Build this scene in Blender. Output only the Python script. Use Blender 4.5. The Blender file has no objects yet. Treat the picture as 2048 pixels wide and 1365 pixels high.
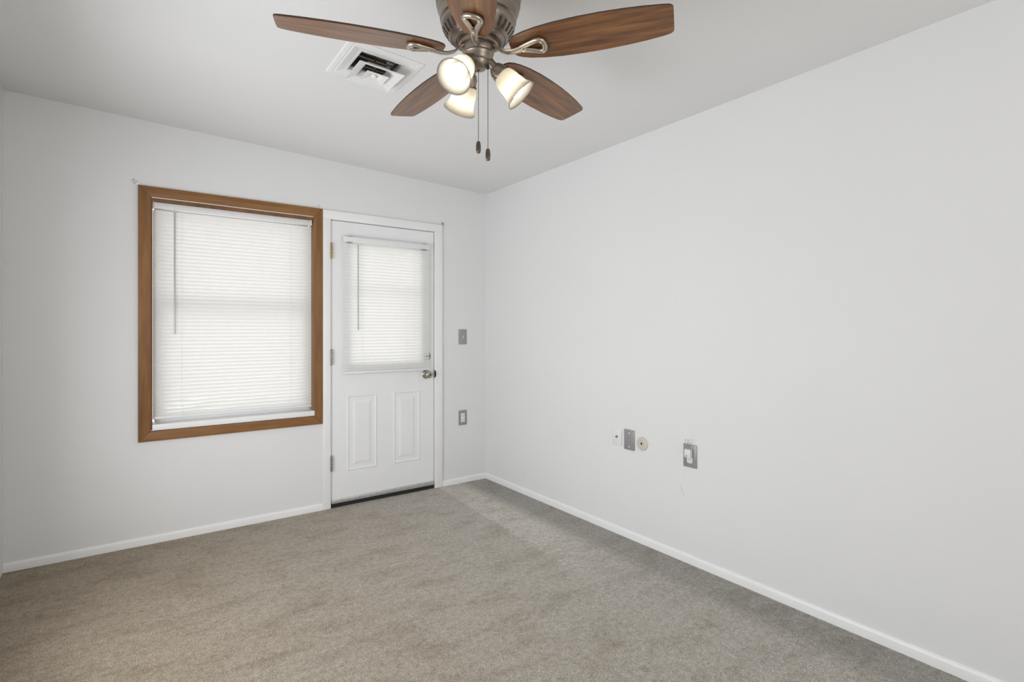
import bpy, bmesh, math, random
from mathutils import Vector, Matrix
random.seed(7)
C = bpy.context.scene.collection
PI = math.pi
sc = bpy.context.scene

# ------------------------------------------------------------------ camera
cd = bpy.data.cameras.new('camera')
cam = bpy.data.objects.new('camera', cd); C.objects.link(cam)
cam.location = (-2.4678, -3.8043, 1.2768)
cam.rotation_euler = (PI/2, 0, -0.625)
cd.sensor_fit = 'HORIZONTAL'; cd.sensor_width = 36.0
cd.lens = 1052.376*36.0/2048.0
cd.shift_y = -22.89/2048.0
cd.clip_start = 0.02
sc.camera = cam

# ------------------------------------------------------------------ world, added fill lamps, exposure
sc.view_settings.view_transform = 'Standard'
sc.view_settings.look = 'None'
sc.view_settings.gamma = 1.0
sc.view_settings.use_curve_mapping = False
sc.view_settings.exposure = 0.05
w = bpy.data.worlds.new('overcast_sky'); sc.world = w; w.use_nodes = True
bg = w.node_tree.nodes['Background']
bg.inputs['Color'].default_value = (1.0, 0.995, 0.97, 1); bg.inputs['Strength'].default_value = 1.5

def area(name, loc, target, sx, sy, power, col):
    ld = bpy.data.lights.new(name, 'AREA'); ld.shape = 'RECTANGLE'; ld.size = sx; ld.size_y = sy
    ld.energy = power; ld.color = col
    o = bpy.data.objects.new(name, ld); C.objects.link(o); o.location = loc
    d = Vector(target)-Vector(loc); o.rotation_euler = d.to_track_quat('-Z', 'Y').to_euler()
    return o
# added fill lamps outside the openings made in the left and rear walls
area('fill_side', (-3.45, -1.8, 0.95), (0, -1.2, 0.6), 1.8, 1.2, 53, (0.91, 0.95, 1.0))
area('fill_rear', (-1.0, -5.95, 1.25), (-1.1, -2.5, 2.5), 1.6, 1.7, 22, (1.0, 0.99, 0.96))

# ------------------------------------------------------------------ material helpers
def newmat(name):
    m = bpy.data.materials.new(name); m.use_nodes = True
    nt = m.node_tree; return m, nt, nt.nodes['Principled BSDF']
def nd(nt, t, **kw):
    n = nt.nodes.new(t)
    for k, v in kw.items():
        if k in n.inputs: n.inputs[k].default_value = v
        else: setattr(n, k, v)
    return n
def coords(nt, scale=(1, 1, 1)):
    tc = nd(nt, 'ShaderNodeTexCoord'); mp = nd(nt, 'ShaderNodeMapping')
    mp.inputs['Scale'].default_value = scale
    nt.links.new(tc.outputs['Object'], mp.inputs['Vector']); return mp.outputs['Vector']
def ramp(nt, fac, stops):
    r = nd(nt, 'ShaderNodeValToRGB'); cr = r.color_ramp
    while len(cr.elements) < len(stops): cr.elements.new(0.5)
    for e, (p, c) in zip(cr.elements, stops): e.position = p; e.color = (*c, 1)
    nt.links.new(fac, r.inputs['Fac']); return r.outputs['Color']
def noise(nt, vec, scale, detail=3, rough=0.55):
    n = nd(nt, 'ShaderNodeTexNoise', Scale=scale, Detail=detail, Roughness=rough)
    nt.links.new(vec, n.inputs['Vector']); return n.outputs['Fac']
def bump(nt, p, h, strength, dist):
    b = nd(nt, 'ShaderNodeBump', Strength=strength, Distance=dist)
    nt.links.new(h, b.inputs['Height']); nt.links.new(b.outputs['Normal'], p.inputs['Normal'])
def math_(nt, op, a, b=None, clamp=False):
    n = nd(nt, 'ShaderNodeMath', operation=op, use_clamp=clamp)
    for i, v in enumerate((a, b)):
        if v is None: continue
        if isinstance(v, (int, float)): n.inputs[i].default_value = v
        else: nt.links.new(v, n.inputs[i])
    return n.outputs[0]
def mixc(nt, fac, a, b, mode='MIX'):
    n = nd(nt, 'ShaderNodeMix', data_type='RGBA', blend_type=mode)
    for i, v in ((0, fac), (6, a), (7, b)):
        if isinstance(v, (int, float)): n.inputs[i].default_value = v
        elif isinstance(v, tuple): n.inputs[i].default_value = (*v, 1)
        else: nt.links.new(v, n.inputs[i])
    return n.outputs[2]
def plain(name, col, rough=0.5, metal=0.0, var=0.06, scale=30, bmp=0.0, spec=0.5):
    m, nt, p = newmat(name); v = coords(nt)
    f = noise(nt, v, scale)
    a = tuple(max(0, c*(1-var)) for c in col); b = tuple(min(1, c*(1+var)) for c in col)
    nt.links.new(ramp(nt, f, [(0.3, a), (0.7, b)]), p.inputs['Base Color'])
    p.inputs['Roughness'].default_value = rough; p.inputs['Metallic'].default_value = metal
    p.inputs['Specular IOR Level'].default_value = spec
    if bmp: bump(nt, p, noise(nt, v, scale*6), bmp, 0.002)
    return m

def wall_paint(name, col, marks=None):
    m, nt, p = newmat(name); v = coords(nt)
    base = ramp(nt, noise(nt, v, 1.6, 2), [(0.3, tuple(c*0.985 for c in col)), (0.7, col)])
    if marks:
        tc = nd(nt, 'ShaderNodeTexCoord'); sep = nd(nt, 'ShaderNodeSeparateXYZ')
        nt.links.new(tc.outputs['Object'], sep.inputs[0])
        jit = math_(nt, 'MULTIPLY', math_(nt, 'SUBTRACT', noise(nt, v, 60), 0.5), 0.012)
        Y = math_(nt, 'ADD', sep.outputs['Y'], jit); Z = sep.outputs['Z']
        for (y0, z0, y1, z1, wd, amt) in marks:
            L = math.hypot(y1-y0, z1-z0); ux, uz = (y1-y0)/L, (z1-z0)/L
            dy = math_(nt, 'SUBTRACT', Y, y0); dz = math_(nt, 'SUBTRACT', Z, z0)
            t = math_(nt, 'ADD', math_(nt, 'MULTIPLY', dy, ux), math_(nt, 'MULTIPLY', dz, uz))
            s = math_(nt, 'ABSOLUTE', math_(nt, 'SUBTRACT', math_(nt, 'MULTIPLY', dy, uz), math_(nt, 'MULTIPLY', dz, ux)))
            e = math_(nt, 'ABSOLUTE', math_(nt, 'SUBTRACT', t, L/2))
            k1 = math_(nt, 'SUBTRACT', 1.0, math_(nt, 'DIVIDE', s, wd), True)
            k2 = math_(nt, 'MULTIPLY', math_(nt, 'SUBTRACT', L/2+0.01, e), 60.0, True)
            f = math_(nt, 'MULTIPLY', math_(nt, 'MULTIPLY', k1, k2), amt, True)
            base = mixc(nt, f, base, (0.42, 0.42, 0.43))
    nt.links.new(base, p.inputs['Base Color'])
    p.inputs['Roughness'].default_value = 0.62; p.inputs['Specular IOR Level'].default_value = 0.3
    bump(nt, p, noise(nt, v, 140, 4), 0.12, 0.002)
    return m

def wood(name, dark, mid, light, scale, rough=0.45, spec=0.4, fine=1.0):
    m, nt, p = newmat(name)
    v = coords(nt, scale)
    n1 = noise(nt, v, 1.0, 6, 0.62)
    v2 = coords(nt, tuple(s*3.5*fine for s in scale))
    n2 = noise(nt, v2, 1.0, 4, 0.6)
    f = math_(nt, 'ADD', math_(nt, 'MULTIPLY', n1, 0.7), math_(nt, 'MULTIPLY', n2, 0.3))
    nt.links.new(ramp(nt, f, [(0.34, dark), (0.5, mid), (0.66, light)]), p.inputs['Base Color'])
    p.inputs['Roughness'].default_value = rough; p.inputs['Specular IOR Level'].default_value = spec
    bump(nt, p, n2, 0.1, 0.001)
    return m

def carpet():
    m, nt, p = newmat('carpet_pile'); v = coords(nt)
    pile = noise(nt, v, 230, 4, 0.75); tuft = nd(nt, 'ShaderNodeTexVoronoi', Scale=260.0)
    nt.links.new(v, tuft.inputs['Vector'])
    clump = noise(nt, coords(nt, (1.0, 1.0, 1.0)), 38, 4, 0.7)
    f = math_(nt, 'ADD', math_(nt, 'MULTIPLY', pile, 0.62), math_(nt, 'MULTIPLY', tuft.outputs['Distance'], 0.22))
    f = math_(nt, 'ADD', f, math_(nt, 'MULTIPLY', clump, 0.26))
    base = ramp(nt, f, [(0.39, (0.175, 0.157, 0.135)), (0.53, (0.50, 0.465, 0.41)), (0.67, (0.80, 0.755, 0.68))])
    # worn patches, and the left side's browner light balance painted into the colour
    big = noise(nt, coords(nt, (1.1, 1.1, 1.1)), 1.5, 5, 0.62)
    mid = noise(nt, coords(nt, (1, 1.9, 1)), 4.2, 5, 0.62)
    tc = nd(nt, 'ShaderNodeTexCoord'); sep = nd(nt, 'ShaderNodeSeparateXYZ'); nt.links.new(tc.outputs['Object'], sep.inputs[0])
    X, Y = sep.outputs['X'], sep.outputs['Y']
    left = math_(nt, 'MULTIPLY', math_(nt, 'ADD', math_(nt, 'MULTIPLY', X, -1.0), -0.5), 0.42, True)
    left_light = math_(nt, 'MULTIPLY', math_(nt, 'SUBTRACT', big, 0.28), 2.6, True)
    left_light = math_(nt, 'ADD', math_(nt, 'MULTIPLY', left, 0.95), math_(nt, 'MULTIPLY', math_(nt, 'MULTIPLY', left_light, left), 0.4), True)
    base = mixc(nt, left_light, base, mixc(nt, 1.0, base, (0.735, 0.645, 0.54), 'MULTIPLY'))
    md = math_(nt, 'MULTIPLY', math_(nt, 'SUBTRACT', 0.53, mid), 4.5, True)
    base = mixc(nt, md, base, mixc(nt, 1.0, base, (0.79, 0.765, 0.725), 'MULTIPLY'))
    # brushed pile: a swath laid the other way along the right wall
    wob = math_(nt, 'MULTIPLY', math_(nt, 'SUBTRACT', mid, 0.5), 0.14)
    Xw = math_(nt, 'ADD', X, wob)
    seam = math_(nt, 'MULTIPLY', math_(nt, 'ADD', math_(nt, 'ADD', X, math_(nt, 'MULTIPLY', wob, 0.15)), math_(nt, 'ADD', 0.475, math_(nt, 'MULTIPLY', Y, -0.07))), 30.0, True)
    fade = math_(nt, 'MULTIPLY', math_(nt, 'ADD', Y, 2.0), 1.1, True)
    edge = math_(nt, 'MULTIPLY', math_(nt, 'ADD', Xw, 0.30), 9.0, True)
    lay = math_(nt, 'MULTIPLY', math_(nt, 'MULTIPLY', seam, fade), math_(nt, 'SUBTRACT', 1.0, edge))
    base = mixc(nt, math_(nt, 'MULTIPLY', lay, 0.75), base, mixc(nt, 1.0, base, (1.30, 1.31, 1.32), 'MULTIPLY'))
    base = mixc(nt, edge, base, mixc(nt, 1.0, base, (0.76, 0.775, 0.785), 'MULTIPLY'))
    nt.links.new(base, p.inputs['Base Color'])
    p.inputs['Roughness'].default_value = 0.97; p.inputs['Specular IOR Level'].default_value = 0.05
    p.inputs['Sheen Weight'].default_value = 0.12
    bump(nt, p, f, 1.0, 0.008)
    return m

def translucent(name, col, tmix, clear=0.0, front=None):
    m = bpy.data.materials.new(name); m.use_nodes = True; nt = m.node_tree
    for n in list(nt.nodes): nt.nodes.remove(n)
    out = nd(nt, 'ShaderNodeOutputMaterial')
    v = coords(nt); c = ramp(nt, noise(nt, v, 20), [(0.3, tuple(x*0.98 for x in col)), (0.7, col)])
    d = nd(nt, 'ShaderNodeBsdfDiffuse'); t = nd(nt, 'ShaderNodeBsdfTranslucent')
    nt.links.new(c, t.inputs['Color'])
    if front: d.inputs['Color'].default_value = (*front, 1)
    else: nt.links.new(c, d.inputs['Color'])
    mx = nd(nt, 'ShaderNodeMixShader'); mx.inputs[0].default_value = tmix
    nt.links.new(d.outputs[0], mx.inputs[1]); nt.links.new(t.outputs[0], mx.inputs[2]); last = mx
    if clear:
        tr = nd(nt, 'ShaderNodeBsdfTransparent'); m2 = nd(nt, 'ShaderNodeMixShader'); m2.inputs[0].default_value = clear
        tr.inputs['Color'].default_value = (1, 0.97, 0.92, 1)
        nt.links.new(last.outputs[0], m2.inputs[1]); nt.links.new(tr.outputs[0], m2.inputs[2]); last = m2
    nt.links.new(last.outputs[0], out.inputs[0]); return m

def glass(name, tint=(0.992, 0.99, 0.99), refl=0.05, rough=0.02):
    m = bpy.data.materials.new(name); m.use_nodes = True; nt = m.node_tree
    for n in list(nt.nodes): nt.nodes.remove(n)
    out = nd(nt, 'ShaderNodeOutputMaterial'); tr = nd(nt, 'ShaderNodeBsdfTransparent'); gl = nd(nt, 'ShaderNodeBsdfGlossy')
    v = coords(nt); c = ramp(nt, noise(nt, v, 4), [(0.3, tuple(x*0.99 for x in tint)), (0.7, tint)])
    nt.links.new(c, tr.inputs['Color']); gl.inputs['Roughness'].default_value = rough
    mx = nd(nt, 'ShaderNodeMixShader'); mx.inputs[0].default_value = refl
    nt.links.new(tr.outputs[0], mx.inputs[1]); nt.links.new(gl.outputs[0], mx.inputs[2]); nt.links.new(mx.outputs[0], out.inputs[0])
    return m

def glow(name, col, strength):
    m = bpy.data.materials.new(name); m.use_nodes = True; nt = m.node_tree
    for n in list(nt.nodes): nt.nodes.remove(n)
    out = nd(nt, 'ShaderNodeOutputMaterial'); e = nd(nt, 'ShaderNodeEmission', Strength=strength)
    v = coords(nt); c = ramp(nt, noise(nt, v, 10), [(0.3, tuple(x*0.99 for x in col)), (0.7, col)])
    nt.links.new(c, e.inputs['Color']); nt.links.new(e.outputs[0], out.inputs[0]); return m

M = {}
M['wall'] = wall_paint('white_wall_paint', (0.798, 0.80, 0.80))
M['wall_r'] = wall_paint('white_wall_paint_scuffed', (0.798, 0.80, 0.80),
    [(-0.811, 1.13, -0.811, 0.94, 0.007, 0.12), (-0.81, 0.95, -0.83, 0.935, 0.012, 0.14), (-1.985, 0.41, -2.004, 0.36, 0.008, 0.3),
     (-0.52, 0.16, -0.55, 0.14, 0.008, 0.28), (-0.80, 0.36, -0.81, 0.35, 0.006, 0.22), (-2.0, 0.49, -2.003, 0.44, 0.004, 0.08)])
M['ceil'] = wall_paint('ceiling_paint', (0.80, 0.80, 0.80))
M['trim'] = plain('white_trim_paint', (0.88, 0.88, 0.88), 0.35, var=0.015, scale=6)
M['door'] = plain('white_door_paint', (0.86, 0.865, 0.87), 0.4, var=0.012, scale=5)
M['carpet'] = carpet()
M['oak_h'] = wood('stained_pine_across', (0.16, 0.066, 0.019), (0.245, 0.111, 0.033), (0.315, 0.152, 0.05), (2.2, 30, 34))
M['oak_v'] = wood('stained_pine_upright', (0.165, 0.072, 0.022), (0.235, 0.110, 0.036), (0.295, 0.147, 0.052), (30, 30, 2.2))
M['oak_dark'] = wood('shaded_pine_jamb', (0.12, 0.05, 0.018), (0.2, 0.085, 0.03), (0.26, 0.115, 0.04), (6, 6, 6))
M['blade'] = wood('walnut_blade', (0.055, 0.018, 0.006), (0.165, 0.063, 0.017), (0.30, 0.13, 0.037), (3.2, 42, 20), 0.38, 0.45)
_p = M['blade'].node_tree.nodes['Principled BSDF']; _p.inputs['Coat Weight'].default_value = 0.5; _p.inputs['Coat Roughness'].default_value = 0.28
M['blade_edge'] = plain('dark_blade_edge', (0.05, 0.028, 0.016), 0.5)
M['nickel'] = plain('brushed_bronze_nickel', (0.31, 0.26, 0.215), 0.34, 0.85, var=0.05, scale=14)
M['nickel_arm'] = plain('satin_nickel', (0.50, 0.445, 0.38), 0.3, 0.85, var=0.05, scale=20)
M['slot'] = plain('black_slot', (0.012, 0.011, 0.010), 0.7)
M['nail'] = plain('filled_nail_hole', (0.07, 0.035, 0.015), 0.7)
M['vslot'] = plain('dark_vent_slot', (0.05, 0.042, 0.034), 0.6)
M['chain'] = plain('dark_bronze_chain', (0.12, 0.095, 0.075), 0.35, 0.8)
M['shade'] = translucent('frosted_glass_shade', (0.46, 0.447, 0.415), 0.5, 0.045, (0.16, 0.156, 0.146))
M['bulb'] = glow('lit_bulb', (1.0, 0.905, 0.765), 50.0)
M['pane'] = glass('window_glass')
M['vinyl'] = plain('white_vinyl', (0.83, 0.83, 0.83), 0.35, var=0.01)
M['slat'] = translucent('white_slats', (0.90, 0.90, 0.885), 0.31)
M['rail'] = plain('white_blind_rail', (0.82, 0.82, 0.82), 0.35, var=0.01)
M['wand'] = plain('clear_grey_wand', (0.46, 0.47, 0.46), 0.2, var=0.03)
M['cord'] = plain('white_cord', (0.9, 0.9, 0.88), 0.6)
M['brass'] = plain('aged_brass', (0.42, 0.29, 0.12), 0.36, 0.75, var=0.25, scale=60)
M['tarnish'] = plain('tarnished_steel', (0.30, 0.285, 0.25), 0.4, 0.7, var=0.3, scale=60)
M['knobm'] = plain('satin_knob', (0.46, 0.435, 0.39), 0.24, 0.95, var=0.05)
M['steel'] = plain('brushed_steel_plate', (0.32, 0.32, 0.32), 0.42, 0.25, var=0.05, scale=50)
M['almond'] = plain('grey_beige_plate', (0.36, 0.35, 0.325), 0.4, 0.2, var=0.05)
M['beige'] = plain('beige_plastic', (0.62, 0.585, 0.50), 0.45, var=0.03)
M['white'] = plain('white_plastic', (0.80, 0.80, 0.80), 0.3, var=0.01)
M['clearp'] = glass('clear_plastic', (0.95, 0.96, 0.97), 0.3, 0.15)
M['screwm'] = plain('screw_metal', (0.75, 0.75, 0.73), 0.25, 0.6)
M['alu'] = plain('brushed_aluminium', (0.60, 0.60, 0.59), 0.35, 0.6, var=0.1, scale=40)
M['rubber'] = plain('black_rubber', (0.012, 0.012, 0.014), 0.6)
M['duct'] = plain('galvanised_duct', (0.16, 0.13, 0.10), 0.5, 0.4, var=0.5, scale=25)
M['vent'] = plain('white_vent_enamel', (0.83, 0.83, 0.825), 0.4, var=0.015)
M['smudge'] = plain('grey_plaster_chip', (0.52, 0.51, 0.50), 0.8, var=0.25, scale=300)
M['ground'] = plain('outside_ground', (0.35, 0.36, 0.33), 0.9, var=0.2, scale=3)

# ------------------------------------------------------------------ mesh helpers
SPLIT = {'screw', 'nail_hole', 'end_bracket', 'ladder_cord', 'thumb_screw', 'vent_slot', 'slot', 'prong', 'anchor', 'chipped_plaster', 'muntin', 'jack_opening'}
def islands(bm):
    seen = set(); out = []
    for v in bm.verts:
        if v in seen: continue
        st = [v]; seen.add(v); comp = []
        while st:
            a = st.pop(); comp.append(a)
            for e in a.link_edges:
                b = e.other_vert(a)
                if b not in seen: seen.add(b); st.append(b)
        out.append(comp)
    return out
def link(name, bm, mats, parent=None, loc=(0, 0, 0), rot=(0, 0, 0), smooth=None):
    if name in SPLIT:
        comps = islands(bm)
        if len(comps) > 1:                      # each separate piece becomes a part of its own
            for comp in comps:
                b2 = bmesh.new(); m = {v: b2.verts.new(v.co) for v in comp}
                for f in {f for v in comp for f in v.link_faces}: b2.faces.new([m[v] for v in f.verts]).material_index = f.material_index
                last = link1(name, b2, mats, parent, loc, rot, smooth)
            bm.free(); return last
    return link1(name, bm, mats, parent, loc, rot, smooth)
def link1(name, bm, mats, parent=None, loc=(0, 0, 0), rot=(0, 0, 0), smooth=None):
    bmesh.ops.recalc_face_normals(bm, faces=bm.faces[:])
    me = bpy.data.meshes.new(name); bm.to_mesh(me); bm.free()
    for m in (mats if isinstance(mats, (list, tuple)) else [mats]): me.materials.append(m)
    if smooth is not None:
        me.polygons.foreach_set('use_smooth', [True]*len(me.polygons))
        me.set_sharp_from_angle(angle=math.radians(smooth))
    o = bpy.data.objects.new(name, me); C.objects.link(o)
    o.parent = parent; o.location = loc; o.rotation_euler = rot
    return o
def empty(name, label, cat, loc, rz=0, group=None):
    o = bpy.data.objects.new(name, None); C.objects.link(o); o.empty_display_size = 0.05
    o.location = loc; o.rotation_euler = (0, 0, rz)
    if label: o['label'] = label; o['category'] = cat
    if group: o['group'] = group
    return o
def structure(o): o['kind'] = 'structure'; return o
def box(bm, x0, x1, y0, y1, z0, z1, bev=0.0, seg=2, mi=0):
    r = bmesh.ops.create_cube(bm, size=1.0)
    bmesh.ops.scale(bm, vec=(x1-x0, y1-y0, z1-z0), verts=r['verts'])
    bmesh.ops.translate(bm, vec=((x0+x1)/2, (y0+y1)/2, (z0+z1)/2), verts=r['verts'])
    fs = set(f for v in r['verts'] for f in v.link_faces)
    for f in fs: f.material_index = mi
    if bev:
        es = list(set(e for v in r['verts'] for e in v.link_edges))
        bmesh.ops.bevel(bm, geom=es, offset=bev, segments=seg, affect='EDGES', profile=0.5)
def lathe(bm, prof, mat=Matrix.Identity(4), n=40, cap0=False, cap1=False, mi=0):
    rings = []
    for r, z in prof:
        if r < 1e-5: rings.append([bm.verts.new(mat @ Vector((0, 0, z)))])
        else: rings.append([bm.verts.new(mat @ Vector((r*math.cos(2*PI*i/n), r*math.sin(2*PI*i/n), z))) for i in range(n)])
    for a, b in zip(rings, rings[1:]):
        for i in range(n):
            j = (i+1) % n
            if len(a) == 1 and len(b) == 1: continue
            if len(a) == 1: f = bm.faces.new((a[0], b[i], b[j]))
            elif len(b) == 1: f = bm.faces.new((a[i], a[j], b[0]))
            else: f = bm.faces.new((a[i], a[j], b[j], b[i]))
            f.material_index = mi
    if cap0 and len(rings[0]) > 1: bm.faces.new(rings[0]).material_index = mi
    if cap1 and len(rings[-1]) > 1: bm.faces.new(rings[-1]).material_index = mi
def tube(bm, pts, r, n=8, caps=True):
    pts = [Vector(p) for p in pts]; rings = []
    for i, p in enumerate(pts):
        d = (pts[min(i+1, len(pts)-1)]-pts[max(i-1, 0)]).normalized()
        u = d.orthogonal().normalized() if i == 0 else (u - d*u.dot(d)).normalized()
        v = d.cross(u); rr = r[i] if isinstance(r, (list, tuple)) else r
        rings.append([bm.verts.new(p+u*rr*math.cos(2*PI*k/n)+v*rr*math.sin(2*PI*k/n)) for k in range(n)])
    for a, b in zip(rings, rings[1:]):
        for k in range(n): bm.faces.new((a[k], a[(k+1) % n], b[(k+1) % n], b[k]))
    if caps: bm.faces.new(rings[0]); bm.faces.new(rings[-1])
def prism(bm, poly, y0, y1, bev=0.0):          # polygon in x,z extruded along y
    a = [bm.verts.new((x, y0, z)) for x, z in poly]; b = [bm.verts.new((x, y1, z)) for x, z in poly]
    fa = bm.faces.new(a); bm.faces.new(b); n = len(poly)
    for i in range(n): bm.faces.new((a[i], a[(i+1) % n], b[(i+1) % n], b[i]))
    if bev: bmesh.ops.bevel(bm, geom=list(fa.edges), offset=bev, segments=2, affect='EDGES', profile=0.5)
AXY = Matrix.Rotation(PI/2, 4, 'X')             # lathe axis +z -> -y (out of a wall)

def wall_with_holes(bm, u0, u1, v0, v1, holes, put):
    """blocks of a wall in (u,v) around rectangular holes"""
    us = sorted({u0, u1, *[h[0] for h in holes], *[h[1] for h in holes]})
    vs = sorted({v0, v1, *[h[2] for h in holes], *[h[3] for h in holes]})
    def solid(i, j):
        uc, vc = (us[i]+us[i+1])/2, (vs[j]+vs[j+1])/2
        return not any(h[0] < uc < h[1] and h[2] < vc < h[3] for h in holes)
    V = {}
    def vert(u, v, d):
        k = (round(u, 5), round(v, 5), d)
        if k not in V: V[k] = bm.verts.new(put(u, v, d))
        return V[k]
    for i in range(len(us)-1):
        for j in range(len(vs)-1):
            if not solid(i, j): continue
            c = [(us[i], vs[j]), (us[i+1], vs[j]), (us[i+1], vs[j+1]), (us[i], vs[j+1])]
            for d in (0, 1): bm.faces.new([vert(*p, d) for p in c])
            for k, (di, dj) in enumerate(((0, -1), (1, 0), (0, 1), (-1, 0))):
                ii, jj = i+di, j+dj
                if 0 <= ii < len(us)-1 and 0 <= jj < len(vs)-1 and solid(ii, jj): continue
                p, q = c[k], c[(k+1) % 4]
                bm.faces.new([vert(*p, 0), vert(*q, 0), vert(*q, 1), vert(*p, 1)])

# ------------------------------------------------------------------ room shell
H = 2.44; XL = -3.018; YR = -5.6; T = 0.12
WX0, WX1, WZ0, WZ1 = -2.371, -1.437, 0.676, 2.058      # window opening
DX0, DX1, DZ1 = -1.321, -0.498, 2.062                   # door opening
bm = bmesh.new(); box(bm, XL-T, T, YR-T, T, -0.1, 0.0)
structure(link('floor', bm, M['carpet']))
SL = 0.0322                                             # the ceiling rises gently towards the left wall
def zc_(x): return H-SL*x
VX, VY = -1.5585, -1.457                                  # ceiling vent
bm = bmesh.new()
wall_with_holes(bm, XL, 0, YR, 0, [(VX-0.098, VX+0.098, VY-0.098, VY+0.098)], lambda u, v, d: (u, v, zc_(u)+d*0.1))
structure(link('ceiling', bm, M['ceil']))
bm = bmesh.new()
wall_with_holes(bm, XL-T, T, 0, H+0.16, [(WX0-0.006, WX1+0.006, WZ0-0.02, WZ1+0.006), (DX0, DX1, 0, DZ1)], lambda u, v, d: (u, d*T, v))
structure(link('wall_back', bm, M['wall']))
bm = bmesh.new(); box(bm, 0, T, YR-T, 0, 0, H+0.16)
structure(link('wall_right', bm, M['wall_r']))
bm = bmesh.new()
wall_with_holes(bm, YR-T, 0, 0, H+0.16, [(-2.75, -0.95, 0.42, 1.75)], lambda u, v, d: (XL-d*T, u, v))
structure(link('wall_left', bm, M['wall']))
bm = bmesh.new()
wall_with_holes(bm, XL, 0, 0, H+0.16, [(-2.7, -0.3, 0.55, 2.3)], lambda u, v, d: (u, YR-d*T, v))
structure(link('wall_rear', bm, M['wall']))

def baseboard(name, x0, x1, y0, y1, axis):
    bm = bmesh.new(); h = 0.047; t = 0.011
    prof = [(0, 0), (t, 0), (t, h-0.013), (t*0.8, h-0.006), (t*0.45, h-0.001), (0, h)]
    if axis == 'x':
        a = [bm.verts.new((x0, -d, z)) for d, z in prof]; b = [bm.verts.new((x1, -d, z)) for d, z in prof]
    else:
        a = [bm.verts.new((-d, y0, z)) for d, z in prof]; b = [bm.verts.new((-d, y1, z)) for d, z in prof]
    bm.faces.new(a); bm.faces.new(b); n = len(prof)
    for i in range(n): bm.faces.new((a[i], a[(i+1) % n], b[(i+1) % n], b[i]))
    return structure(link(name, bm, M['trim'], smooth=35))
baseboard('baseboard_back', XL, -1.378, 0, 0, 'x')
baseboard('baseboard_corner', -0.428, 0.0, 0, 0, 'x')
baseboard('baseboard_right', 0, 0, YR, -0.011, 'y')

# ------------------------------------------------------------------ window
win = structure(empty('window_1', None, None, ((WX0+WX1)/2, 0, WZ0)))
WL = Vector(win.location)
def wpart(name, bm, mat, parent=None, smooth=None):
    bmesh.ops.translate(bm, vec=-WL, verts=bm.verts[:]); return link(name, bm, mat, parent or win, smooth=smooth)
ox0, ox1, oz0, oz1 = -2.441, -1.3795, 0.612, 2.128     # casing outer
ix0, ix1, iz0, iz1 = -2.379, -1.4395, 0.672, 2.068     # casing inner
for nm, poly, mk in (('casing', [(ox0, oz1), (ox1, oz1), (ix1, iz1), (ix0, iz1)], 'oak_h'),
                     ('casing', [(ox0, oz0), (ix0, iz0), (ix1, iz0), (ox1, oz0)], 'oak_h'),
                     ('casing', [(ox0, oz0+.0006), (ox0, oz1-.0006), (ix0, iz1-.0006), (ix0, iz0+.0006)], 'oak_v'),
                     ('casing', [(ox1, oz0+.0006), (ix1, iz0+.0006), (ix1, iz1-.0006), (ox1, oz1-.0006)], 'oak_v')):
    bm = bmesh.new(); prism(bm, poly, -0.018, 0.0, 0.0022); wpart(nm, bm, M[mk], smooth=30)
bm = bmesh.new()     # small nail holes filled dark
for (x, z) in ((-2.42, 2.05), (-2.40, 2.108), (-2.417, 1.72), (-2.417, 0.95), (-2.38, 0.645), (-1.92, 2.10), (-1.46, 2.1), (-1.40, 1.98), (-1.40, 1.2), (-1.41, 0.72), (-1.45, 0.64), (-1.93, 0.645)):
    box(bm, x-0.002, x+0.002, -0.0186, -0.0178, z-0.002, z+0.002)
wpart('nail_hole', bm, M['nail'])
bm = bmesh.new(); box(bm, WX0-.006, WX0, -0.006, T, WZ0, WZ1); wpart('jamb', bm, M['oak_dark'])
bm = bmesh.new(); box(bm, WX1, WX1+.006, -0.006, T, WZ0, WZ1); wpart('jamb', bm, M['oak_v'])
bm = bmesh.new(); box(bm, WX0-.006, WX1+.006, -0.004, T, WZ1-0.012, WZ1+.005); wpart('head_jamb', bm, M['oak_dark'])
bm = bmesh.new(); box(bm, ix0+.002, ix1-.002, -0.0135, -0.0005, WZ1+0.0055, iz1, 0.002); wpart('reveal_strip', bm, M['trim'])
bm = bmesh.new(); box(bm, WX0-0.001, WX1+0.001, -0.021, T, WZ0, WZ0+0.034, 0.002); wpart('sill_board', bm, M['trim'], smooth=30)
# vinyl double hung sashes behind the blind
def sash(x0, x1, y0, y1, z0, z1, wd, name):
    bm = bmesh.new()
    box(bm, x0, x0+wd, y0, y1, z0, z1, .003); box(bm, x1-wd, x1, y0, y1, z0, z1, .003)
    box(bm, x0+wd, x1-wd, y0, y1, z0, z0+wd, .003); box(bm, x0+wd, x1-wd, y0, y1, z1-wd, z1, .003)
    s = wpart(name, bm, M['vinyl'])
    b2 = bmesh.new(); box(b2, x0+wd, x1-wd, (y0+y1)/2-.002, (y0+y1)/2+.002, z0+wd, z1-wd)
    wpart('pane', b2, M['pane'], s)
sash(WX0+.012, WX1-.012, 0.093, 0.115, 1.40, WZ1-.02, 0.045, 'upper_sash')
sash(WX0+.012, WX1-.012, 0.068, 0.09, WZ0+.036, 1.47, 0.05, 'lower_sash')

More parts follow.
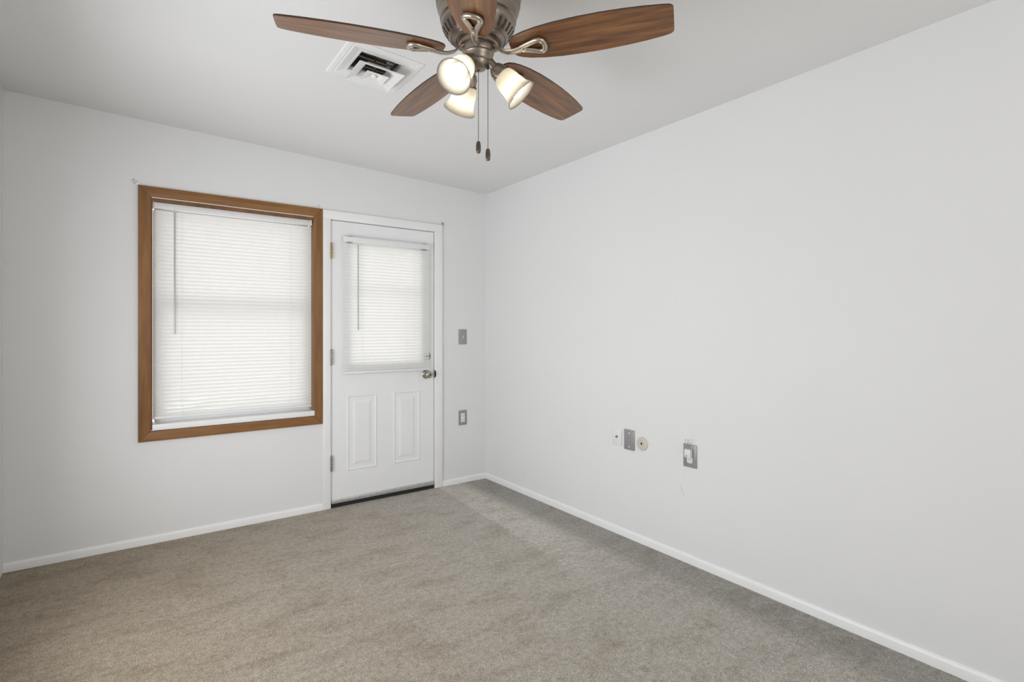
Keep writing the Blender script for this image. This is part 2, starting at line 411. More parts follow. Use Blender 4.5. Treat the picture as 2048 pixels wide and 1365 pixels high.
# unseen windows added in the left wall and behind the camera for their light
def added_window(name, u0, u1, v0, v1, put):
    root = structure(empty(name, None, None, put((u0+u1)/2, v0, 0)))
    L = Vector(root.location)
    def part(nm, bm, mat):
        bmesh.ops.translate(bm, vec=-L, verts=bm.verts[:]); return link(nm, bm, mat, root)
    bm = bmesh.new(); wall_with_holes(bm, u0-0.06, u1+0.06, v0-0.06, v1+0.06, [(u0+0.004, u1-0.004, v0+0.004, v1-0.004)], lambda u, v, d: put(u, v, -0.015+d*0.0149))
    part('casing', bm, M['trim'])
    bm = bmesh.new(); um = (u0+u1)/2
    wall_with_holes(bm, u0, u1, v0, v1, [(u0+0.03, um-0.015, v0+0.03, v1-0.03), (um+0.015, u1-0.03, v0+0.03, v1-0.03)], lambda u, v, d: put(u, v, 0.05+d*0.03))
    sash_ = part('sash', bm, M['vinyl'])
    for a, b in ((u0+0.03, um-0.015), (um+0.015, u1-0.03)):
        bm = bmesh.new(); wall_with_holes(bm, a, b, v0+0.03, v1-0.03, [], lambda u, v, d: put(u, v, 0.063+d*0.004))
        o = part('pane', bm, M['pane']); o.parent = sash_
added_window('added_window_left', -2.75, -0.95, 0.42, 1.75, lambda u, v, d: (XL-d, u, v))
added_window('added_window_rear', -2.7, -0.3, 0.55, 2.3, lambda u, v, d: (u, YR-d, v))

# ------------------------------------------------------------------ mini blinds
def make_blind(name, label, loc, x0, x1, zt, zb, wand_x, wand_len, ladders, tilt, bent, pitch=0.0232, rail_h=0.036, slat_w=0.0265, hang=0.012, flip=1):
    """local frame: x across, -y into the room, z up"""
    root = empty(name, label, 'blind', loc)
    bm = bmesh.new(); box(bm, x0, x1, -0.016, 0.016, zt-rail_h, zt, 0.003)
    link('headrail', bm, M['rail'], root, smooth=30)
    bm = bmesh.new(); av = zt-rail_h-hang-zb-0.014; n = round(av/pitch); pitch = av/n; rows = []
    for i in range(n):
        zc = zt-rail_h-hang-i*pitch - pitch*0.5
        a = math.radians(tilt); dz = 0.0
        rem = n-1-i
        ns = 24; top = []
        for s in range(ns+1):
            t = s/ns; x = x0+0.0004+(x1-x0-0.0008)*t
            aa = a; zz = zc
            if bent and rem < 4 and t > 0.04:
                k = max(0, 1-abs(t-0.22)/0.22)*0.5 + 0.3*(t > 0.06)
                aa = a-math.radians(22)*k; zz += 0.003*k*math.sin(t*19+i)
            vs = []
            for q in range(4):
                h = (q/3-0.5)*slat_w
                bow = 0.0022*(1-(2*q/3-1)**2)
                y = -h*math.cos(aa)*flip - bow*math.sin(aa)
                z = -abs(1)*h*math.sin(aa)*-1 + bow*math.cos(aa)*0.4
                vs.append(bm.verts.new((x, y*1.0, zz+z)))
            top.append(vs)
        for s in range(ns):
            for q in range(3): bm.faces.new((top[s][q], top[s+1][q], top[s+1][q+1], top[s][q+1]))
    sl = link('slats', bm, M['slat'], root, smooth=60)
    bm = bmesh.new(); box(bm, x0+0.001, x1-0.001, -0.0135, 0.0135, zb, zb+0.017, 0.003)
    br = link('bottom_rail', bm, M['rail'], root, smooth=30)
    for lx in ladders:
        bm = bmesh.new()
        tube(bm, [(lx, -0.0145, zt-rail_h), (lx, -0.0145, zb+0.01)], 0.0008, 6)
        tube(bm, [(lx, 0.0145, zt-rail_h), (lx, 0.0145, zb+0.01)], 0.0008, 6)
        link('ladder_cord', bm, M['cord'], root)
        bm = bmesh.new(); lathe(bm, [(0, zb-0.006), (0.006, zb-0.005), (0.006, zb+0.0005)], Matrix.Translation((lx, 0, 0)), 14)
        link('cord_plug', bm, M['rail'], br)
    wt = zt-rail_h+0.004
    bm = bmesh.new()
    tube(bm, [(wand_x, -0.021, wt-0.018), (wand_x, -0.0225, wt-wand_len)], 0.0043, 6)
    wd = link('wand', bm, M['wand'], root)
    bm = bmesh.new(); tube(bm, [(wand_x, -0.012, wt), (wand_x, -0.019, wt-0.004), (wand_x, -0.022, wt-0.012), (wand_x, -0.021, wt-0.022)], 0.0022, 8)
    link('wand_hook', bm, M['white'], wd)
    return root
wb = make_blind('window_blind', 'white mini blind hanging closed inside the brown wood window frame', (0, 0.032, 0),
                -2.3695, -1.4455, 2.045, 0.735, -2.258, 0.765, [-2.221, -1.585], 70, True, slat_w=0.0288)
bm = bmesh.new()
for x in (-2.3695, -1.456): box(bm, x, x+0.0105, -0.0185, 0.017, 2.007, 2.0458, 0.001)
link('end_bracket', bm, M['rail'], wb)
db = make_blind('door_blind', 'white mini blind covering the glass in the upper half of the door', (0, -0.028, 0),
                -1.241, -0.556, 1.949, 0.956, -1.137, 0.64, [-1.100, -0.690], 62, False, rail_h=0.04, slat_w=0.0262)
for bx in (-1.19, -0.60):
    bm = bmesh.new(); u = [(-0.0165, 1.9495), (-0.0165, 1.9512), (-0.010, 1.9512), (0.0265, 1.9512), (0.0265, 1.9070), (-0.0155, 1.9070), (-0.0155, 1.9085), (0.0245, 1.9085), (0.0245, 1.9495), (0.0, 1.9495)]; a_ = [bm.verts.new((bx-0.017, y, z)) for y, z in u]; b_ = [bm.verts.new((bx+0.017, y, z)) for y, z in u]; bm.faces.new(a_); bm.faces.new(b_); [bm.faces.new((a_[i], a_[(i+1) % 10], b_[(i+1) % 10], b_[i])) for i in range(10)]
    link('bracket', bm, M['tarnish'], db)
# ------------------------------------------------------------------ door
door = structure(empty('door_1', None, None, ((DX0+DX1)/2, 0, 0)))
DL = Vector(door.location)
def dpart(name, bm, mat, parent=None, smooth=None):
    bmesh.ops.translate(bm, vec=-DL, verts=bm.verts[:]); return link(name, bm, mat, parent or door, smooth=smooth)
gx0, gx1, gz0, gz1 = -1.185, -0.618, 1.02, 1.895
bm = bmesh.new()
wall_with_holes(bm, DX0+0.004, DX1-0.004, 0.034, DZ1-0.004, [(gx0, gx1, gz0, gz1)], lambda u, v, d: (u, -0.002+d*0.044, v))
dpart('door_slab', bm, M['door'])
def panel(x0, x1, z0, z1):
    bm = bmesh.new(); loops = []
    for ins, y in ((0, -0.0019), (0.003, -0.0060), (0.010, -0.0068), (0.015, -0.0035), (0.021, -0.0023), (0.042, -0.0024), (0.062, -0.0072), (0.066, -0.0074)):
        loops.append([bm.verts.new(p) for p in ((x0+ins, y, z0+ins), (x1-ins, y, z0+ins), (x1-ins, y, z1-ins), (x0+ins, y, z1-ins))])
    for a, b in zip(loops, loops[1:]):
        for k in range(4): bm.faces.new((a[k], a[(k+1) % 4], b[(k+1) % 4], b[k]))
    bm.faces.new(loops[-1]); dpart('door_panel', bm, M['door'])
panel(-1.204, -0.978, 0.248, 0.800); panel(-0.848, -0.624, 0.248, 0.800)
bm = bmesh.new()
wall_with_holes(bm, gx0-0.03, gx1+0.03, gz0-0.03, gz1+0.03, [(gx0+0.006, gx1-0.006, gz0+0.006, gz1-0.006)], lambda u, v, d: (u, -0.010+d*0.058, v))
gf = dpart('glass_frame', bm, M['door'])
bm = bmesh.new(); box(bm, gx0, gx1, 0.018, 0.022, gz0, gz1); dpart('pane', bm, M['pane'], gf)
bm = bmesh.new(); box(bm, gx0, gx1, 0.024, 0.034, 1.56, 1.585); box(bm, -0.73, -0.715, 0.024, 0.034, gz0, 1.56); dpart('muntin', bm, M['door'], gf)
# bottom sweep
bm = bmesh.new(); box(bm, DX0+0.006, DX1-0.006, -0.009, -0.002, 0.030, 0.062, 0.0015)
box(bm, DX0+0.006, DX1-0.006, -0.0115, -0.009, 0.043, 0.052, 0.001)
sw = dpart('door_sweep', bm, M['alu'], smooth=30)
bm = bmesh.new()
for k in range(6):
    x = DX0+0.07+k*0.135; lathe(bm, [(0.0035, 0), (0.003, 0.0015), (0, 0.002)], Matrix.Translation((x, -0.0112, 0.0475)) @ AXY, 10)
dpart('screw', bm, M['tarnish'], sw)
bm = bmesh.new(); box(bm, DX0+0.004, DX1-0.002, -0.006, 0.02, 0.003, 0.031, 0.001); dpart('rubber_seal', bm, M['rubber'], sw)
bm = bmesh.new(); box(bm, DX0, DX1, 0.02, T+0.05, 0.0, 0.02); dpart('threshold', bm, M['rubber'])
# stops behind the slab close the gap
bm = bmesh.new(); box(bm, DX0-0.001, DX0+0.02, 0.045, 0.09, 0, DZ1); box(bm, DX1-0.02, DX1+0.001, 0.045, 0.09, 0, DZ1); box(bm, DX0, DX1, 0.045, 0.09, DZ1-0.02, DZ1+0.001)
dpart('door_stop', bm, M['trim'])
def hinge(zc, mk):
    bm = bmesh.new(); h = 0.105; x = DX0+0.0005
    for k in range(5):
        z0 = zc-h/2+k*h/5
        lathe(bm, [(0, z0+.0006), (0.0062, z0+.0006), (0.0066, z0+.002), (0.0066, z0+h/5-.002), (0.0062, z0+h/5-.0006), (0, z0+h/5-.0006)], Matrix.Translation((x, -0.0195, 0)), 14)
    lathe(bm, [(0.004, zc+h/2-.001), (0.0065, zc+h/2), (0.004, zc+h/2+.005), (0, zc+h/2+.006)], Matrix.Translation((x, -0.0195, 0)), 14)
    lathe(bm, [(0.004, zc-h/2+.001), (0.0055, zc-h/2), (0.003, zc-h/2-.005), (0, zc-h/2-.006)], Matrix.Translation((x, -0.0195, 0)), 14)
    box(bm, x-0.001, x+0.008, -0.019, -0.0015, zc-h/2, zc+h/2)
    dpart('hinge', bm, M[mk], smooth=40)
hinge(1.838, 'brass'); hinge(1.079, 'tarnish'); hinge(0.322, 'tarnish')
KX, KZ = -0.569, 0.921
bm = bmesh.new()
lathe(bm, [(0, 0), (0.036, 0), (0.036, 0.004), (0.032, 0.008), (0.018, 0.011), (0.0145, 0.016), (0.0135, 0.03), (0.018, 0.036), (0.026, 0.042), (0.0295, 0.052), (0.029, 0.060), (0.024, 0.067), (0.017, 0.0695), (0.0165, 0.0735), (0.010, 0.074), (0, 0.074)],
      Matrix.Translation((KX, -0.002, KZ)) @ AXY, 36)
kn = dpart('door_knob', bm, M['knobm'], smooth=40)
bm = bmesh.new(); lathe(bm, [(0.0095, 0.0735), (0.0095, 0.0755), (0.008, 0.0765), (0, 0.0765)], Matrix.Translation((KX, -0.002, KZ)) @ AXY, 20)
dpart('lock_button', bm, M['chain'], kn, smooth=40)
DZc = 1.064
bm = bmesh.new()
lathe(bm, [(0, 0), (0.034, 0), (0.034, 0.005), (0.031, 0.009), (0.018, 0.0125), (0.012, 0.014), (0, 0.014)], Matrix.Translation((KX+0.004, -0.002, DZc)) @ AXY, 36)
dk = dpart('deadbolt', bm, M['tarnish'], smooth=40)
bm = bmesh.new(); box(bm, KX-0.018+.004, KX+0.018+.004, -0.026, -0.0155, DZc-0.006, DZc+0.006, 0.003); dpart('thumb_turn', bm, M['tarnish'], dk, smooth=40)
bm = bmesh.new(); prism(bm, [(DX1-0.0035, KZ-0.03), (DX1+0.002, KZ-0.03), (DX1+0.009, KZ-0.018), (DX1+0.011, KZ), (DX1+0.009, KZ+0.018), (DX1+0.002, KZ+0.03), (DX1-0.0035, KZ+0.03)], -0.0172, -0.0155)
dpart('strike_plate', bm, M['rubber'])
# casing round the door
def casing_board(x0, x1, z0, z1, inner):
    bm = bmesh.new(); box(bm, x0, x1, -0.016, 0, z0, z1, 0.004, 3); return bm
cas = structure(empty('trim_1', None, None, (DX0, 0, 0)))
def cpart(bm):
    bmesh.ops.translate(bm, vec=-Vector(cas.location), verts=bm.verts[:]); return link('casing', bm, M['trim'], cas, smooth=40)
cpart(casing_board(-1.3785, DX0-0.0005, 0.0, DZ1+0.0015, 0))
cpart(casing_board(DX1+0.0005, -0.428, 0.0, DZ1+0.0015, 0))
cpart(casing_board(-1.3785, -0.428, DZ1+0.0015, 2.127, 0))

# ------------------------------------------------------------------ wall plates (local: x right, -y out of the wall, z up)
def plate_bm(wd, h, d=0.006, bev=0.003):
    bm = bmesh.new(); box(bm, -wd/2, wd/2, -d, 0, -h/2, h/2, bev, 2); return bm
def screw(parent, x, z, y, mk='screwm', r=0.0038):
    bm = bmesh.new(); lathe(bm, [(r, 0), (r*0.9, 0.0012), (0, 0.0018)], Matrix.Translation((x, y, z)) @ AXY, 14)
    return link('screw', bm, M[mk], parent, smooth=40)
def receptacle(parent, zc, y=-0.0065):
    bm = bmesh.new()
    prism(bm, [(-.0165, zc-.012), (-.011, zc-.0175), (.011, zc-.0175), (.0165, zc-.012), (.0165, zc+.012), (.011, zc+.0175), (-.011, zc+.0175), (-.0165, zc+.012)], y-0.0022, y+0.003)
    r = link('receptacle', bm, M['white'], parent)
    bm = bmesh.new()
    for sx, hh in ((-.0065, .0045), (.0065, .0037)): box(bm, sx-.0011, sx+.0011, y-0.0026, y-0.0019, zc+.002-hh, zc+.002+hh)
    lathe(bm, [(0.0026, 0), (0, 0.0006)], Matrix.Translation((0, y-0.002, zc-.010)) @ AXY, 12)
    link('slot', bm, M['slot'], r)
RW = -PI/2
# light switch
r = empty('light_switch', 'grey beige toggle switch plate on wall right of the door', 'light switch', (-0.2325, 0, 1.216))
link('plate', plate_bm(0.077, 0.126), M['almond'], r, smooth=30)
bm = bmesh.new(); box(bm, -0.005, 0.005, -0.0075, -0.005, -0.012, 0.012); box(bm, -0.0036, 0.0036, -0.0175, -0.006, 0.000, 0.0095, 0.0015)
link('toggle', bm, M['beige'], r, smooth=40)
screw(r, 0, 0.034, -0.006, 'almond'); screw(r, 0, -0.034, -0.006, 'almond')
# outlet below it
r = empty('wall_outlet', 'steel plate with white outlet low on wall right of the door', 'outlet', (-0.2325, 0, 0.542), group=None)
link('plate', plate_bm(0.077, 0.124), M['steel'], r, smooth=30)
bm = bmesh.new(); box(bm, -0.0185, 0.0185, -0.008, -0.004, -0.037, 0.037, 0.0015); ins = link('insert', bm, M['white'], r, smooth=30)
bm = bmesh.new()
for zc in (0.019, -0.019):
    for sx, hh in ((-.0065, .0045), (.0065, .0037)): box(bm, sx-.0011, sx+.0011, -0.0084, -0.0079, zc+.002-hh, zc+.002+hh)
    lathe(bm, [(0.0026, 0), (0, 0.0004)], Matrix.Translation((0, -0.008, zc-.010)) @ AXY, 12)
link('slot', bm, M['slot'], ins)
screw(r, 0, 0.050, -0.006, 'steel', .003); screw(r, 0, -0.050, -0.006, 'steel', .003)
# cable jack plate
r = empty('cable_jack_plate', 'white wall plate with a cable jack, left of the grey blank plate', 'wall plate', (0, -1.514, 0.606), RW)
link('plate', plate_bm(0.075, 0.104, 0.005), M['white'], r, smooth=30)
bm = bmesh.new(); lathe(bm, [(0.008, 0.004), (0.008, 0.007), (0.0055, 0.0075), (0.0052, 0.015), (0.0035, 0.0155), (0.003, 0.013), (0, 0.013)], AXY, 18)
link('cable_jack', bm, M['tarnish'], r, smooth=40)
# blank steel plate
r = empty('blank_wall_plate', 'grey blank steel wall plate with two screws on right wall', 'wall plate', (0, -1.6145, 0.602), RW)
link('plate', plate_bm(0.083, 0.124), M['steel'], r, smooth=30)
screw(r, 0, 0.041, -0.006, 'white', 0.0048); screw(r, 0, -0.042, -0.006, 'white', 0.0048)
# round phone jack
r = empty('phone_jack_plate', 'round beige phone jack plate on right wall', 'wall plate', (0, -1.715, 0.596), RW)
bm = bmesh.new(); lathe(bm, [(0, 0), (0.041, 0), (0.041, 0.004), (0.038, 0.008), (0.032, 0.0098), (0.0175, 0.0102), (0.0165, 0.0085), (0.0155, 0.0085), (0.0148, 0.0108), (0, 0.0108)], AXY, 40)
pl = link('plate', bm, M['beige'], r, smooth=30)
bm = bmesh.new(); box(bm, -0.006, 0.006, -0.0114, -0.0105, -0.005, 0.005); box(bm, -0.003, 0.003, -0.0114, -0.0105, 0.005, 0.0075); link('jack_opening', bm, M['slot'], pl)
screw(r, 0, 0.024, -0.0101, 'beige', .003); screw(r, 0, -0.024, -0.0101, 'beige', .003)
# outlet with plug-in
r = empty('wall_outlet', 'steel outlet plate behind the white plug on right wall', 'outlet', (0, -2.047, 0.588), RW)
link('plate', plate_bm(0.085, 0.126), M['steel'], r, smooth=30)
receptacle(r, 0.0215); receptacle(r, -0.0215)
screw(r, 0, 0.0, -0.006, 'steel', .003); screw(r, 0, -0.053, -0.006, 'screwm', .003)
r = empty('plug_in_night_light', 'small white plug with clear plastic loops, in the right wall outlet', 'night light', (0, -2.049, 0.606), RW)
bm = bmesh.new(); box(bm, -0.018, 0.0185, -0.036, -0.009, -0.022, 0.021, 0.004, 3); link('plug_body', bm, M['white'], r, smooth=40)
bm = bmesh.new(); lathe(bm, [(0.0038, 0.0), (0.0036, 0.001), (0, 0.0014)], Matrix.Translation((-0.002, -0.036, -0.013)) @ AXY, 14); link('sensor', bm, M['tarnish'], r)
for cx in (-0.0095, 0.0095):
    bm = bmesh.new(); prof = []
    w_ = 0.0072
    pts = [(cx-w_, -0.026, 0.020), (cx-w_, -0.026, 0.064)] + [(cx-w_*math.cos(a), -0.026, 0.066+w_*math.sin(a)) for a in [PI*k/8 for k in range(1, 8)]] + [(cx+w_, -0.026, 0.064), (cx+w_, -0.026, 0.020)]
    tube(bm, pts, 0.0022, 8); link('clear_loop', bm, M['clearp'], r, smooth=60)
bm = bmesh.new()
for sx in (-.0065, .0065): box(bm, sx-.0008, sx+.0008, -0.0092, -0.0066, .002-.003, .002+.003)
link('prong', bm, M['tarnish'], r)

# ------------------------------------------------------------------ little fixings left in the wall
def chips(name, label, cat, loc, spots):
    root = empty(name, label, cat, loc)
    bm = bmesh.new()
    for (x, z, s) in spots:
        a0 = random.random()*6
        pts = [(x+s*(0.7+0.5*random.random())*math.cos(a0+k*PI/4), z+s*(0.7+0.5*random.random())*math.sin(a0+k*PI/4)) for k in range(8)]
        prism(bm, pts, -0.0014, 0.0)
    link('chipped_plaster', bm, M['smudge'], root)
    bm = bmesh.new()
    for (x, z, s) in spots[:2]: lathe(bm, [(s*0.42, 0.0014), (s*0.36, 0.003), (0, 0.0026)], Matrix.Translation((x, 0, z)) @ AXY, 10)
    link('anchor', bm, M['trim'], root, smooth=40)
    return root
chips('wall_anchor', 'chipped plaster and old anchors above left corner of wood window frame', 'wall anchor', (-2.459, 0, 2.149),
      [(-0.008, 0.002, 0.0085), (0.008, 0.0, 0.0075), (-0.002, 0.012, 0.0055), (0.0, -0.010, 0.006)])
chips('wall_anchor', 'tiny grey screw hole in wall above where wood frame meets door trim', 'wall anchor', (-1.401, 0, 2.145),
      [(0.0, 0.0, 0.005), (0.001, 0.009, 0.004)])
root = empty('cup_hook', 'tiny metal hook above the top right corner of door trim', 'hook', (-0.422, 0, 2.142))
bm = bmesh.new(); lathe(bm, [(0.0075, 0), (0.007, 0.002), (0.003, 0.003), (0.0022, 0.004)], AXY, 18); link('backplate', bm, M['tarnish'], root, smooth=40)
bm = bmesh.new(); tube(bm, [(0, -0.002, 0), (0, -0.012, 0)]+[(0, -0.012-0.011*math.sin(a), -0.011+0.011*math.cos(a)) for a in [PI*k/7 for k in range(1, 10)]], 0.0021, 8); link('hook', bm, M['tarnish'], root, smooth=60)

# ------------------------------------------------------------------ ceiling vent
vent = empty('ceiling_vent', 'square white stepped air vent in ceiling behind the fan', 'vent', (VX, VY, zc_(VX)))
vent.rotation_euler = (0, math.atan(SL), 0)
def square_loops(loops, mat, name, parent, close0=False, close1=False, smooth=None):
    bm = bmesh.new(); L = [[bm.verts.new((sx*s, sy*s, z)) for sx, sy in ((-1, -1), (1, -1), (1, 1), (-1, 1))] for s, z in loops]
    for a, b in zip(L, L[1:]):
        for k in range(4): bm.faces.new((a[k], a[(k+1) % 4], b[(k+1) % 4], b[k]))
    if close0: bm.faces.new(L[0])
    if close1: bm.faces.new(L[-1])
    return link(name, bm, mat, parent, smooth=smooth)
square_loops([(0.173, 0.0), (0.173, -0.003), (0.168, -0.005), (0.150, -0.006), (0.145, -0.004), (0.140, -0.006), (0.097, 0.003), (0.097, 0.02), (0.094, 0.02), (0.094, 0.0025), (0.139, -0.0045)], M['vent'], 'vent_frame', vent)
square_loops([(0.0965, 0.02), (0.0965, 0.24)], M['duct'], 'duct', vent, False, True)
square_loops([(0.105, -0.044), (0.105, -0.046), (0.065, -0.032), (0.050, -0.010), (0.050, -0.008), (0.064, -0.0295), (0.105, -0.044)], M['vent'], 'louver', vent)
square_loops([(0.051, -0.049), (0.051, -0.0515), (0.030, -0.046), (0.014, -0.038)], M['vent'], 'center_plate', vent, False, True)
bm = bmesh.new(); lathe(bm, [(0, -0.049), (0.009, -0.0475), (0.012, -0.043), (0.010, -0.037)], n=20); sck = link('center_screw', bm, M['vent'], vent, smooth=40)
bm = bmesh.new()
box(bm, -0.004, 0.004, -0.004, 0.004, -0.034, 0.15); box(bm, -0.0955, 0.0955, -0.006, 0.006, 0.03, 0.033); box(bm, -0.05, 0.05, -0.003, 0.003, -0.012, -0.009)
box(bm, -0.003, 0.003, -0.05, 0.05, -0.009, -0.006); box(bm, -0.0955, 0.0955, -0.004, 0.004, 0.05, 0.20)
link('damper', bm, M['duct'], vent)

# ------------------------------------------------------------------ ceiling fan
FX, FY, FZ = -1.5388, -2.3265, 2.191
fan = empty('ceiling_fan', 'five blade walnut ceiling fan with three lit frosted glass lamps', 'ceiling fan', (FX, FY, zc_(FX)))
HF = zc_(FX); Z0 = FZ-HF            # blade plane in fan space
def zz(z): return z-HF
bm = bmesh.new()
lathe(bm, [(0.135, 0.002), (0.143, -0.004), (0.144, zz(2.40)), (0.143, zz(2.372)), (0.138, zz(2.364)), (0.1395, zz(2.352)), (0.1385, zz(2.345)), (0.131, zz(2.342)), (0.131, zz(2.338)), (0.1355, zz(2.335)), (0.1345, zz(2.328)), (0.130, zz(2.320)),
           (0.129, zz(2.315)), (0.127, zz(2.305)), (0.126, zz(2.296)), (0.121, zz(2.292)), (0.123, zz(2.284)), (0.121, zz(2.274)), (0.117, zz(2.268)), (0.109, zz(2.254)), (0.098, zz(2.240)), (0.092, zz(2.234)), (0.088, zz(2.234)), (0.085, zz(2.229)), (0.079, zz(2.226)), (0.074, zz(2.226)), (0.070, zz(2.230)), (0.0, zz(2.23))], n=64)
mh = link('motor_housing', bm, M['nickel'], fan, smooth=32)
# ventilation slots around the bowl
bm = bmesh.new()
for k in range(30):
    a = 2*PI*k/30
    p0 = Vector((0.1165, 0, zz(2.2665))); p1 = Vector((0.0995, 0, zz(2.2415))); d = (p1-p0).normalized(); n_ = Vector((d.z, 0, -d.x)); n_ = n_ if n_.x > 0 else -n_
    R = Matrix.Rotation(a, 4, 'Z'); wd = 0.0044; pts = []
    for q in range(7): th = PI/2+PI*q/6; pts.append((p0+d*wd*1.0+d*wd*math.cos(th), wd*math.sin(th)))
    for q in range(7): th = -PI/2+PI*q/6; pts.append((p1-d*wd*1.0+d*wd*math.cos(th), wd*math.sin(th)))
    lo = [bm.verts.new(R @ (p+Vector((0, s, 0))-n_*0.001)) for p, s in pts]; hi = [bm.verts.new(R @ (p+Vector((0, s, 0))+n_*0.0012)) for p, s in pts]
    bm.faces.new(hi)
    for q in range(len(pts)): bm.faces.new((lo[q], lo[(q+1) % len(pts)], hi[(q+1) % len(pts)], hi[q]))
link('vent_slot', bm, M['vslot'], mh)
bm = bmesh.new()
lathe(bm, [(0.066, zz(2.232)), (0.066, zz(2.216)), (0.060, zz(2.212)), (0.052, zz(2.2125)), (0.045, zz(2.214)), (0.0, zz(2.214))], n=48); link('flywheel', bm, M['nickel'], fan, smooth=32)
bm = bmesh.new()
lathe(bm, [(0.050, zz(2.216)), (0.0525, zz(2.211)), (0.0525, zz(2.193)), (0.051, zz(2.189)), (0.046, zz(2.187)), (0.044, zz(2.184)), (0.0425, zz(2.174)), (0.0385, zz(2.163)), (0.036, zz(2.161)), (0.035, zz(2.157)), (0.031, zz(2.147)), (0.024, zz(2.140)), (0.012, zz(2.136)), (0, zz(2.1355))], n=48)
swh = link('switch_housing', bm, M['nickel'], fan, smooth=32)
bm = bmesh.new()
for a in (250, 256, 215, 290, 320): 
    Rm = Matrix.Rotation(math.radians(a), 4, 'Z') @ Matrix.Translation((0.0522, 0, zz(2.203))) @ Matrix.Rotation(PI/2, 4, 'Y')
    lathe(bm, [(0.0026, 0), (0.0024, 0.0012), (0, 0.0018)], Rm, 10)
link('screw', bm, M['chain'], swh)
# blades
PIT = -0.2033; PH = -0.9491; RB = 0.6192
prof = [(0.118, 0.030), (0.124, 0.038), (0.140, 0.048), (0.165, 0.056), (0.21, 0.0655), (0.27, 0.0725), (0.34, 0.0755), (0.41, 0.0755), (0.48, 0.072), (0.54, 0.0665), (0.59, 0.0595)]
half = prof + [(0.606, 0.0565), (0.613, 0.0535), (0.6175, 0.0485), (0.6192, 0.042)]
outline = [(0.1135, -0.02), (0.1135, 0.02)] + half + [(0.6192, 0.0)] + [(x, -y) for x, y in reversed(half)]
bm = bmesh.new()
th = 0.003
lo = [bm.verts.new((x, y, -th)) for x, y in outline]; hi = [bm.verts.new((x, y, th)) for x, y in outline]
f1 = bm.faces.new(lo); f2 = bm.faces.new(hi); nO = len(outline); side = []
for i in range(nO): side.append(bm.faces.new((lo[i], lo[(i+1) % nO], hi[(i+1) % nO], hi[i])))
for f in side: f.material_index = 1
bmesh.ops.bevel(bm, geom=list(f1.edges), offset=0.0012, segments=1, affect='EDGES')
bmesh.ops.triangulate(bm, faces=[f for f in bm.faces if len(f.verts) > 4])
blade0 = link('blade', bm, [M['blade'], M['blade_edge']], fan)
# blade iron: a stem that forks round a triangular opening
bm = bmesh.new()
def strip(path):                                         # path rows: (x, y, z, halfwidth along tangent, half height)
    rings = []
    P = [Vector(p[:3]) for p in path]
    for i, p in enumerate(path):
        d = (P[min(i+1, len(P)-1)]-P[max(i-1, 0)]); d.z = 0; d.normalize()
        s = Vector((-d.y, d.x, 0)); hw, hh = p[3], p[4]
        rings.append([bm.verts.new(P[i]+s*hw*math.cos(a)+Vector((0, 0, hh*math.sin(a)))) for a in [2*PI*k/10 for k in range(10)]])
    for a, b in zip(rings, rings[1:]):
        for k in range(10): bm.faces.new((a[k], a[(k+1) % 10], b[(k+1) % 10], b[k]))
    bm.faces.new(rings[0]); bm.faces.new(rings[-1])
zc = -0.0105
strip([(0.050, 0, 0.020, 0.0125, 0.0045), (0.064, 0, 0.010, 0.0125, 0.005), (0.08, 0, -0.005, 0.012, 0.0055), (0.10, 0, -0.013, 0.0115, 0.006), (0.125, 0, -0.0155, 0.0115, 0.006), (0.15, 0, zc-.002, 0.0125, 0.006), (0.166, 0, zc-.001, 0.015, 0.0055)])
for s in (1, -1):
    strip([(0.146, s*0.004, zc-.001, 0.0085, 0.0055), (0.166, s*0.0105, zc, 0.0090, 0.0058), (0.186, s*0.0175, zc, 0.0092, 0.0060), (0.203, s*0.0235, zc, 0.0090, 0.0066), (0.2135, s*0.0250, zc, 0.0088, 0.0075), (0.2225, s*0.0195, zc, 0.0088, 0.0080), (0.2265, s*0.010, zc, 0.0088, 0.0082), (0.2275, -s*0.001, zc, 0.0088, 0.0082)])
arm0 = link('blade_arm', bm, M['nickel_arm'], fan, smooth=50)
bm = bmesh.new()
for (x, y) in ((0.2195, 0.021), (0.2195, -0.021), (0.158, 0)):
    lathe(bm, [(0.0042, -0.0215), (0.0038, -0.0225), (0, -0.0232)], Matrix.Translation((x, y, 0.003 if x > .2 else 0.0005)), 12)
link('screw', bm, M['screwm'], arm0)
scr0 = list(arm0.children)
def frame_matrix(k):
    return Matrix.Translation((0, 0, Z0)) @ Matrix.Rotation(PH+k*2*PI/5, 4, 'Z') @ Matrix.Rotation(PIT, 4, 'X')
for k in range(5):
    b, a, s_ = (blade0, arm0, scr0) if k == 0 else (blade0.copy(), arm0.copy(), [x.copy() for x in scr0])
    if k:
        for o in (b, a, *s_): C.objects.link(o)
        b.parent = fan; a.parent = fan; 
        for x in s_: x.parent = a
    m = frame_matrix(k); b.matrix_local = m; a.matrix_local = m
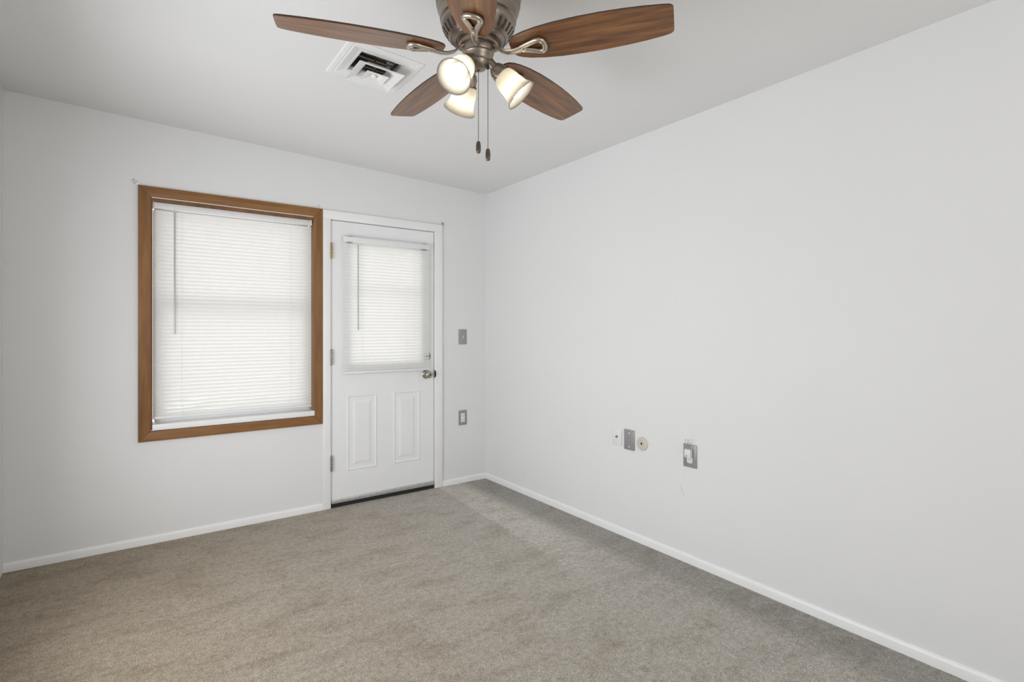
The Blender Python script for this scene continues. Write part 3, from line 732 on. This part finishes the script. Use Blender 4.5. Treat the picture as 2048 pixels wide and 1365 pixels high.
# lamps
def lamp_parts(az):
    a = math.radians(az); e = Vector((math.cos(a), math.sin(a), 0))
    p_in = e*0.030+Vector((0, 0, zz(2.164))); p_neck = e*0.070+Vector((0, 0, zz(2.128))); ax = (e*0.072+Vector((0, 0, -0.074))).normalized()
    bm = bmesh.new(); q = ax.to_track_quat('Z', 'Y').to_matrix().to_4x4()
    tube(bm, [p_in, e*0.043+Vector((0, 0, zz(2.158))), p_neck-ax*0.024, p_neck-ax*0.012], [0.013, 0.014, 0.0155, 0.017], 16)
    lathe(bm, [(0.014, -0.026), (0.020, -0.024), (0.023, -0.018), (0.0265, -0.012), (0.0275, 0.0), (0.0295, 0.004), (0.0295, 0.012), (0.0265, 0.014), (0, 0.012)], Matrix.Translation(p_neck) @ q, 28)
    so = link('lamp_socket', bm, M['nickel'], fan, smooth=40)
    bm = bmesh.new()
    sp = [(0.0285, 0.010), (0.034, 0.016), (0.0385, 0.028), (0.0405, 0.042), (0.0415, 0.058), (0.0435, 0.073), (0.0475, 0.086), (0.0535, 0.097), (0.0565, 0.103)]
    sp = sp + [(0.0570, 0.1045)] + [(r-0.0028, z) for r, z in reversed(sp)]
    lathe(bm, sp, Matrix.Translation(p_neck) @ q, 44); sh = link('lamp_shade', bm, M['shade'], so, smooth=50)
    bm = bmesh.new(); lathe(bm, [(0.012, 0.040), (0.016, 0.046), (0.0235, 0.056), (0.027, 0.069), (0.027, 0.080), (0.022, 0.091), (0.012, 0.098), (0, 0.100)], Matrix.Translation(p_neck) @ q, 28)
    link('bulb', bm, M['bulb'], so, smooth=60)
    bm = bmesh.new()
    for g in (0, 2.1, 4.2):
        mm = Matrix.Translation(p_neck) @ q @ Matrix.Rotation(g, 4, 'Z') @ Matrix.Translation((0.029, 0, 0.008)) @ Matrix.Rotation(PI/2, 4, 'Y')
        lathe(bm, [(0.0022, 0), (0.0022, 0.005), (0.0034, 0.0055), (0.0034, 0.009), (0, 0.0095)], mm, 10)
    link('thumb_screw', bm, M['chain'], so)
for az in (206, 326, 86): lamp_parts(az)
# pull chains
def chain(px, py, ztop, zfob):
    bm = bmesh.new(); n = int((ztop-zfob)/0.0052)
    tube(bm, [(px, py, zz(ztop)), (px, py, zz(zfob))], 0.0005, 5)
    for i in range(n):
        z = zz(ztop)-0.0026-i*0.0052
        bmesh.ops.create_icosphere(bm, subdivisions=1, radius=0.0019, matrix=Matrix.Translation((px, py, z)))
    lathe(bm, [(0.004, zz(ztop)+0.006), (0.004, zz(ztop)), (0.001, zz(ztop)-.002)], Matrix.Translation((px, py, 0)), 12)
    ch = link('pull_chain', bm, M['chain'], fan)
    bm = bmesh.new(); z = zz(zfob)
    lathe(bm, [(0, z+0.001), (0.003, z), (0.0062, z-0.004), (0.0078, z-0.012), (0.0082, z-0.022), (0.0078, z-0.032), (0.0066, z-0.038), (0.0055, z-0.0395), (0, z-0.0395)], Matrix.Translation((px, py, 0)), 18)
    for dz in (-0.011, -0.019, -0.027): lathe(bm, [(0.0026, 0), (0.0022, 0.0012), (0, 0.0014)], Matrix.Translation((px, py, z+dz)) @ Matrix.Rotation(math.radians(-32), 4, 'Z') @ Matrix.Translation((0, -0.0077, 0)) @ AXY, 10)
    link('chain_fob', bm, M['chain'], ch, smooth=40)
chain(0.0, 0.0, 2.134, 1.901)
chain(0.026, -0.018, 2.140, 1.8765)
